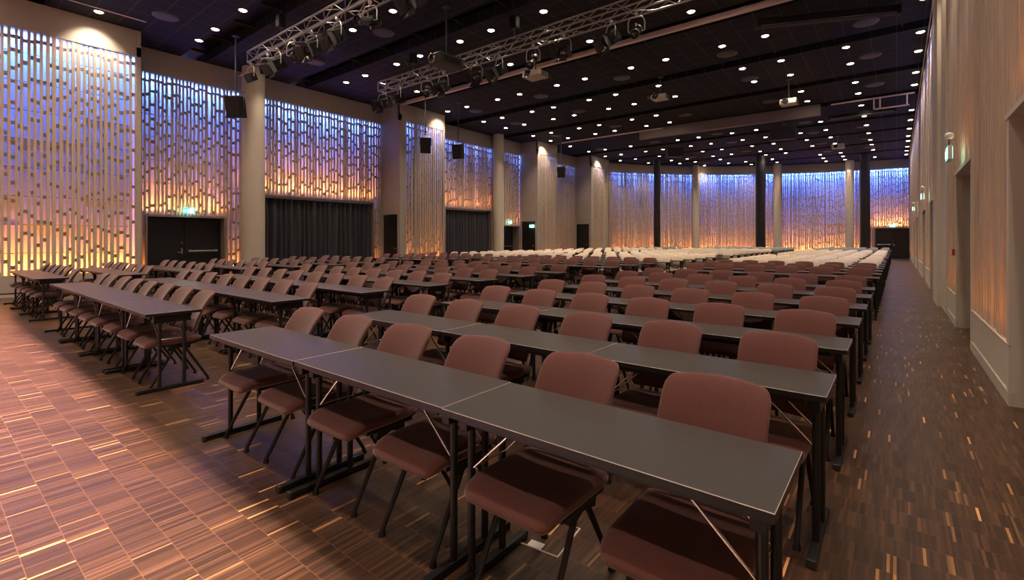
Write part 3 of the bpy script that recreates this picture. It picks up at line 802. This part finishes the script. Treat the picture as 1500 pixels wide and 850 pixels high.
rowsA = [1.336+1.121*k for k in range(7)]
rowsB = [10.5+1.165*k for k in range(8)]
rowsC = [21.1+1.165*k for k in range(8)]
rowsD = [31.8+1.165*k for k in range(7)]
protoC1, protoC2 = chair_full(M['maroon']), chair_mid(M['maroon'])
protoT1, protoT2 = table_full(), table_mid()
used = set()
def place(proto, loc, rz):
    if proto not in used: used.add(proto); o = proto
    else: o = copy_tree(proto)
    o.location = loc; o.rotation_euler = (0,0,rz); return o
cream_me = merged_mesh(M['cream'],'conference_chair')
rowno = 0
rest = {'cream': [], 'grey': []}
for bank, rows in (('A',rowsA),('B',rowsB),('C',rowsC),('D',rowsD)):
    for ri, y0 in enumerate(rows):
        rn = ORD[rowno]
        rtxt = f'{rn} row'
        for bi, (bn, xr, nt) in enumerate(blocks):
            if bank == 'D' and ((bi == 2 and ri > 1) or (bi == 1 and ri > 4)): continue
            for k in range(nt):
                x = xr-TL*(k+.5); lab = f'{ORD[k]} from corridor side'
                jx, jy, jr = 0, random.uniform(-.006,.006), random.uniform(-.0015,.0015)
                if bank == 'A' and ri < 3: o = place(protoT1,(x,y0+jy,0),jr)
                elif bank in 'AB': o = place(protoT2,(x,y0+jy,0),jr)
                else: o = link('folding_table', tf_me, None, (x,y0+jy,0), jr)
                tag(o, f'charcoal folding table, {lab}, {bn} block, {rtxt} from stage', 'table', 'rows of narrow folding tables')
            for k in range(nt*2):
                x = xr-.3-.6*k+random.uniform(-.008,.008); y = y0+.268+random.uniform(-.008,.008); rz = random.uniform(-.03,.03)
                lab = f'{ORD[k]} from corridor side, {bn} block, {rtxt} from stage'
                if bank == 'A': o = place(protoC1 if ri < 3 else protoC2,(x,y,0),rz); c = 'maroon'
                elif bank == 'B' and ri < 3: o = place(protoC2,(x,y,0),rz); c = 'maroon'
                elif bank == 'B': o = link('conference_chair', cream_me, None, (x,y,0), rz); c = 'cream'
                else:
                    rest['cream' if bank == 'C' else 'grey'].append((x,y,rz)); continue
                tag(o, f'{c} upholstered chair, {lab}', 'chair', f'{c} chairs at the tables')
        rowno += 1
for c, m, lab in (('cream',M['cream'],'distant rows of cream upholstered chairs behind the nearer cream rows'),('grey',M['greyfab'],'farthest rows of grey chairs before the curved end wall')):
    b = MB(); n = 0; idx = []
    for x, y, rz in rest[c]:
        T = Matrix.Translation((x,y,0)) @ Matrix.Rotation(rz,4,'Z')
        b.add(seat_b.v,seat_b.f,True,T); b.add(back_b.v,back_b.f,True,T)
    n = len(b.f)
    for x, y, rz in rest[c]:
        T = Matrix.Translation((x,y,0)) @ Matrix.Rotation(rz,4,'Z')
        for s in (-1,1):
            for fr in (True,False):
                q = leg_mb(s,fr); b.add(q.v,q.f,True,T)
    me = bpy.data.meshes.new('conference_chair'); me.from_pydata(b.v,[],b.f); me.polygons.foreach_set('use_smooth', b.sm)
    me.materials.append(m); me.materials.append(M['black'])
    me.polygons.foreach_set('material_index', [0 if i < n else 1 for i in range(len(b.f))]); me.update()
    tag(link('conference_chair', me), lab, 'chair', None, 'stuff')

# floor socket box
fbx = empty('floor_socket_box', (-1.31,1.9,0), .12); tag(fbx, 'square floor socket box with bright rim under the front row chairs', 'floor box')
q = MB()
for a in ((-.125,.125,-.125,-.119),(-.125,.125,.119,.125),(-.125,-.119,-.119,.119),(.119,.125,-.119,.119)): q.box(*a,.0,.003)
q.build('rim', M['skirt'], fbx)
MB().box(-.119,.119,-.119,.119,.0,.0012).build('lid', M['floor'], fbx)
MB().box(-.035,.035,-.119,-.075,.0012,.0035).build('finger_plate', M['white'], fbx)

# ------------------------------------------------------------------ world, view
w = bpy.data.worlds.new('world'); SC.world = w; w.use_nodes = True
w.node_tree.nodes['Background'].inputs[0].default_value = (.5,.45,.5,1); w.node_tree.nodes['Background'].inputs[1].default_value = .0
vs = SC.view_settings; vs.view_transform = 'Standard'; vs.look = 'None'; vs.gamma = 1; vs.exposure = 0.42; vs.use_curve_mapping = False
cy = SC.cycles
cy.use_denoising = True; cy.sample_clamp_indirect = 4; cy.max_bounces = 6; cy.diffuse_bounces = 4; cy.glossy_bounces = 3
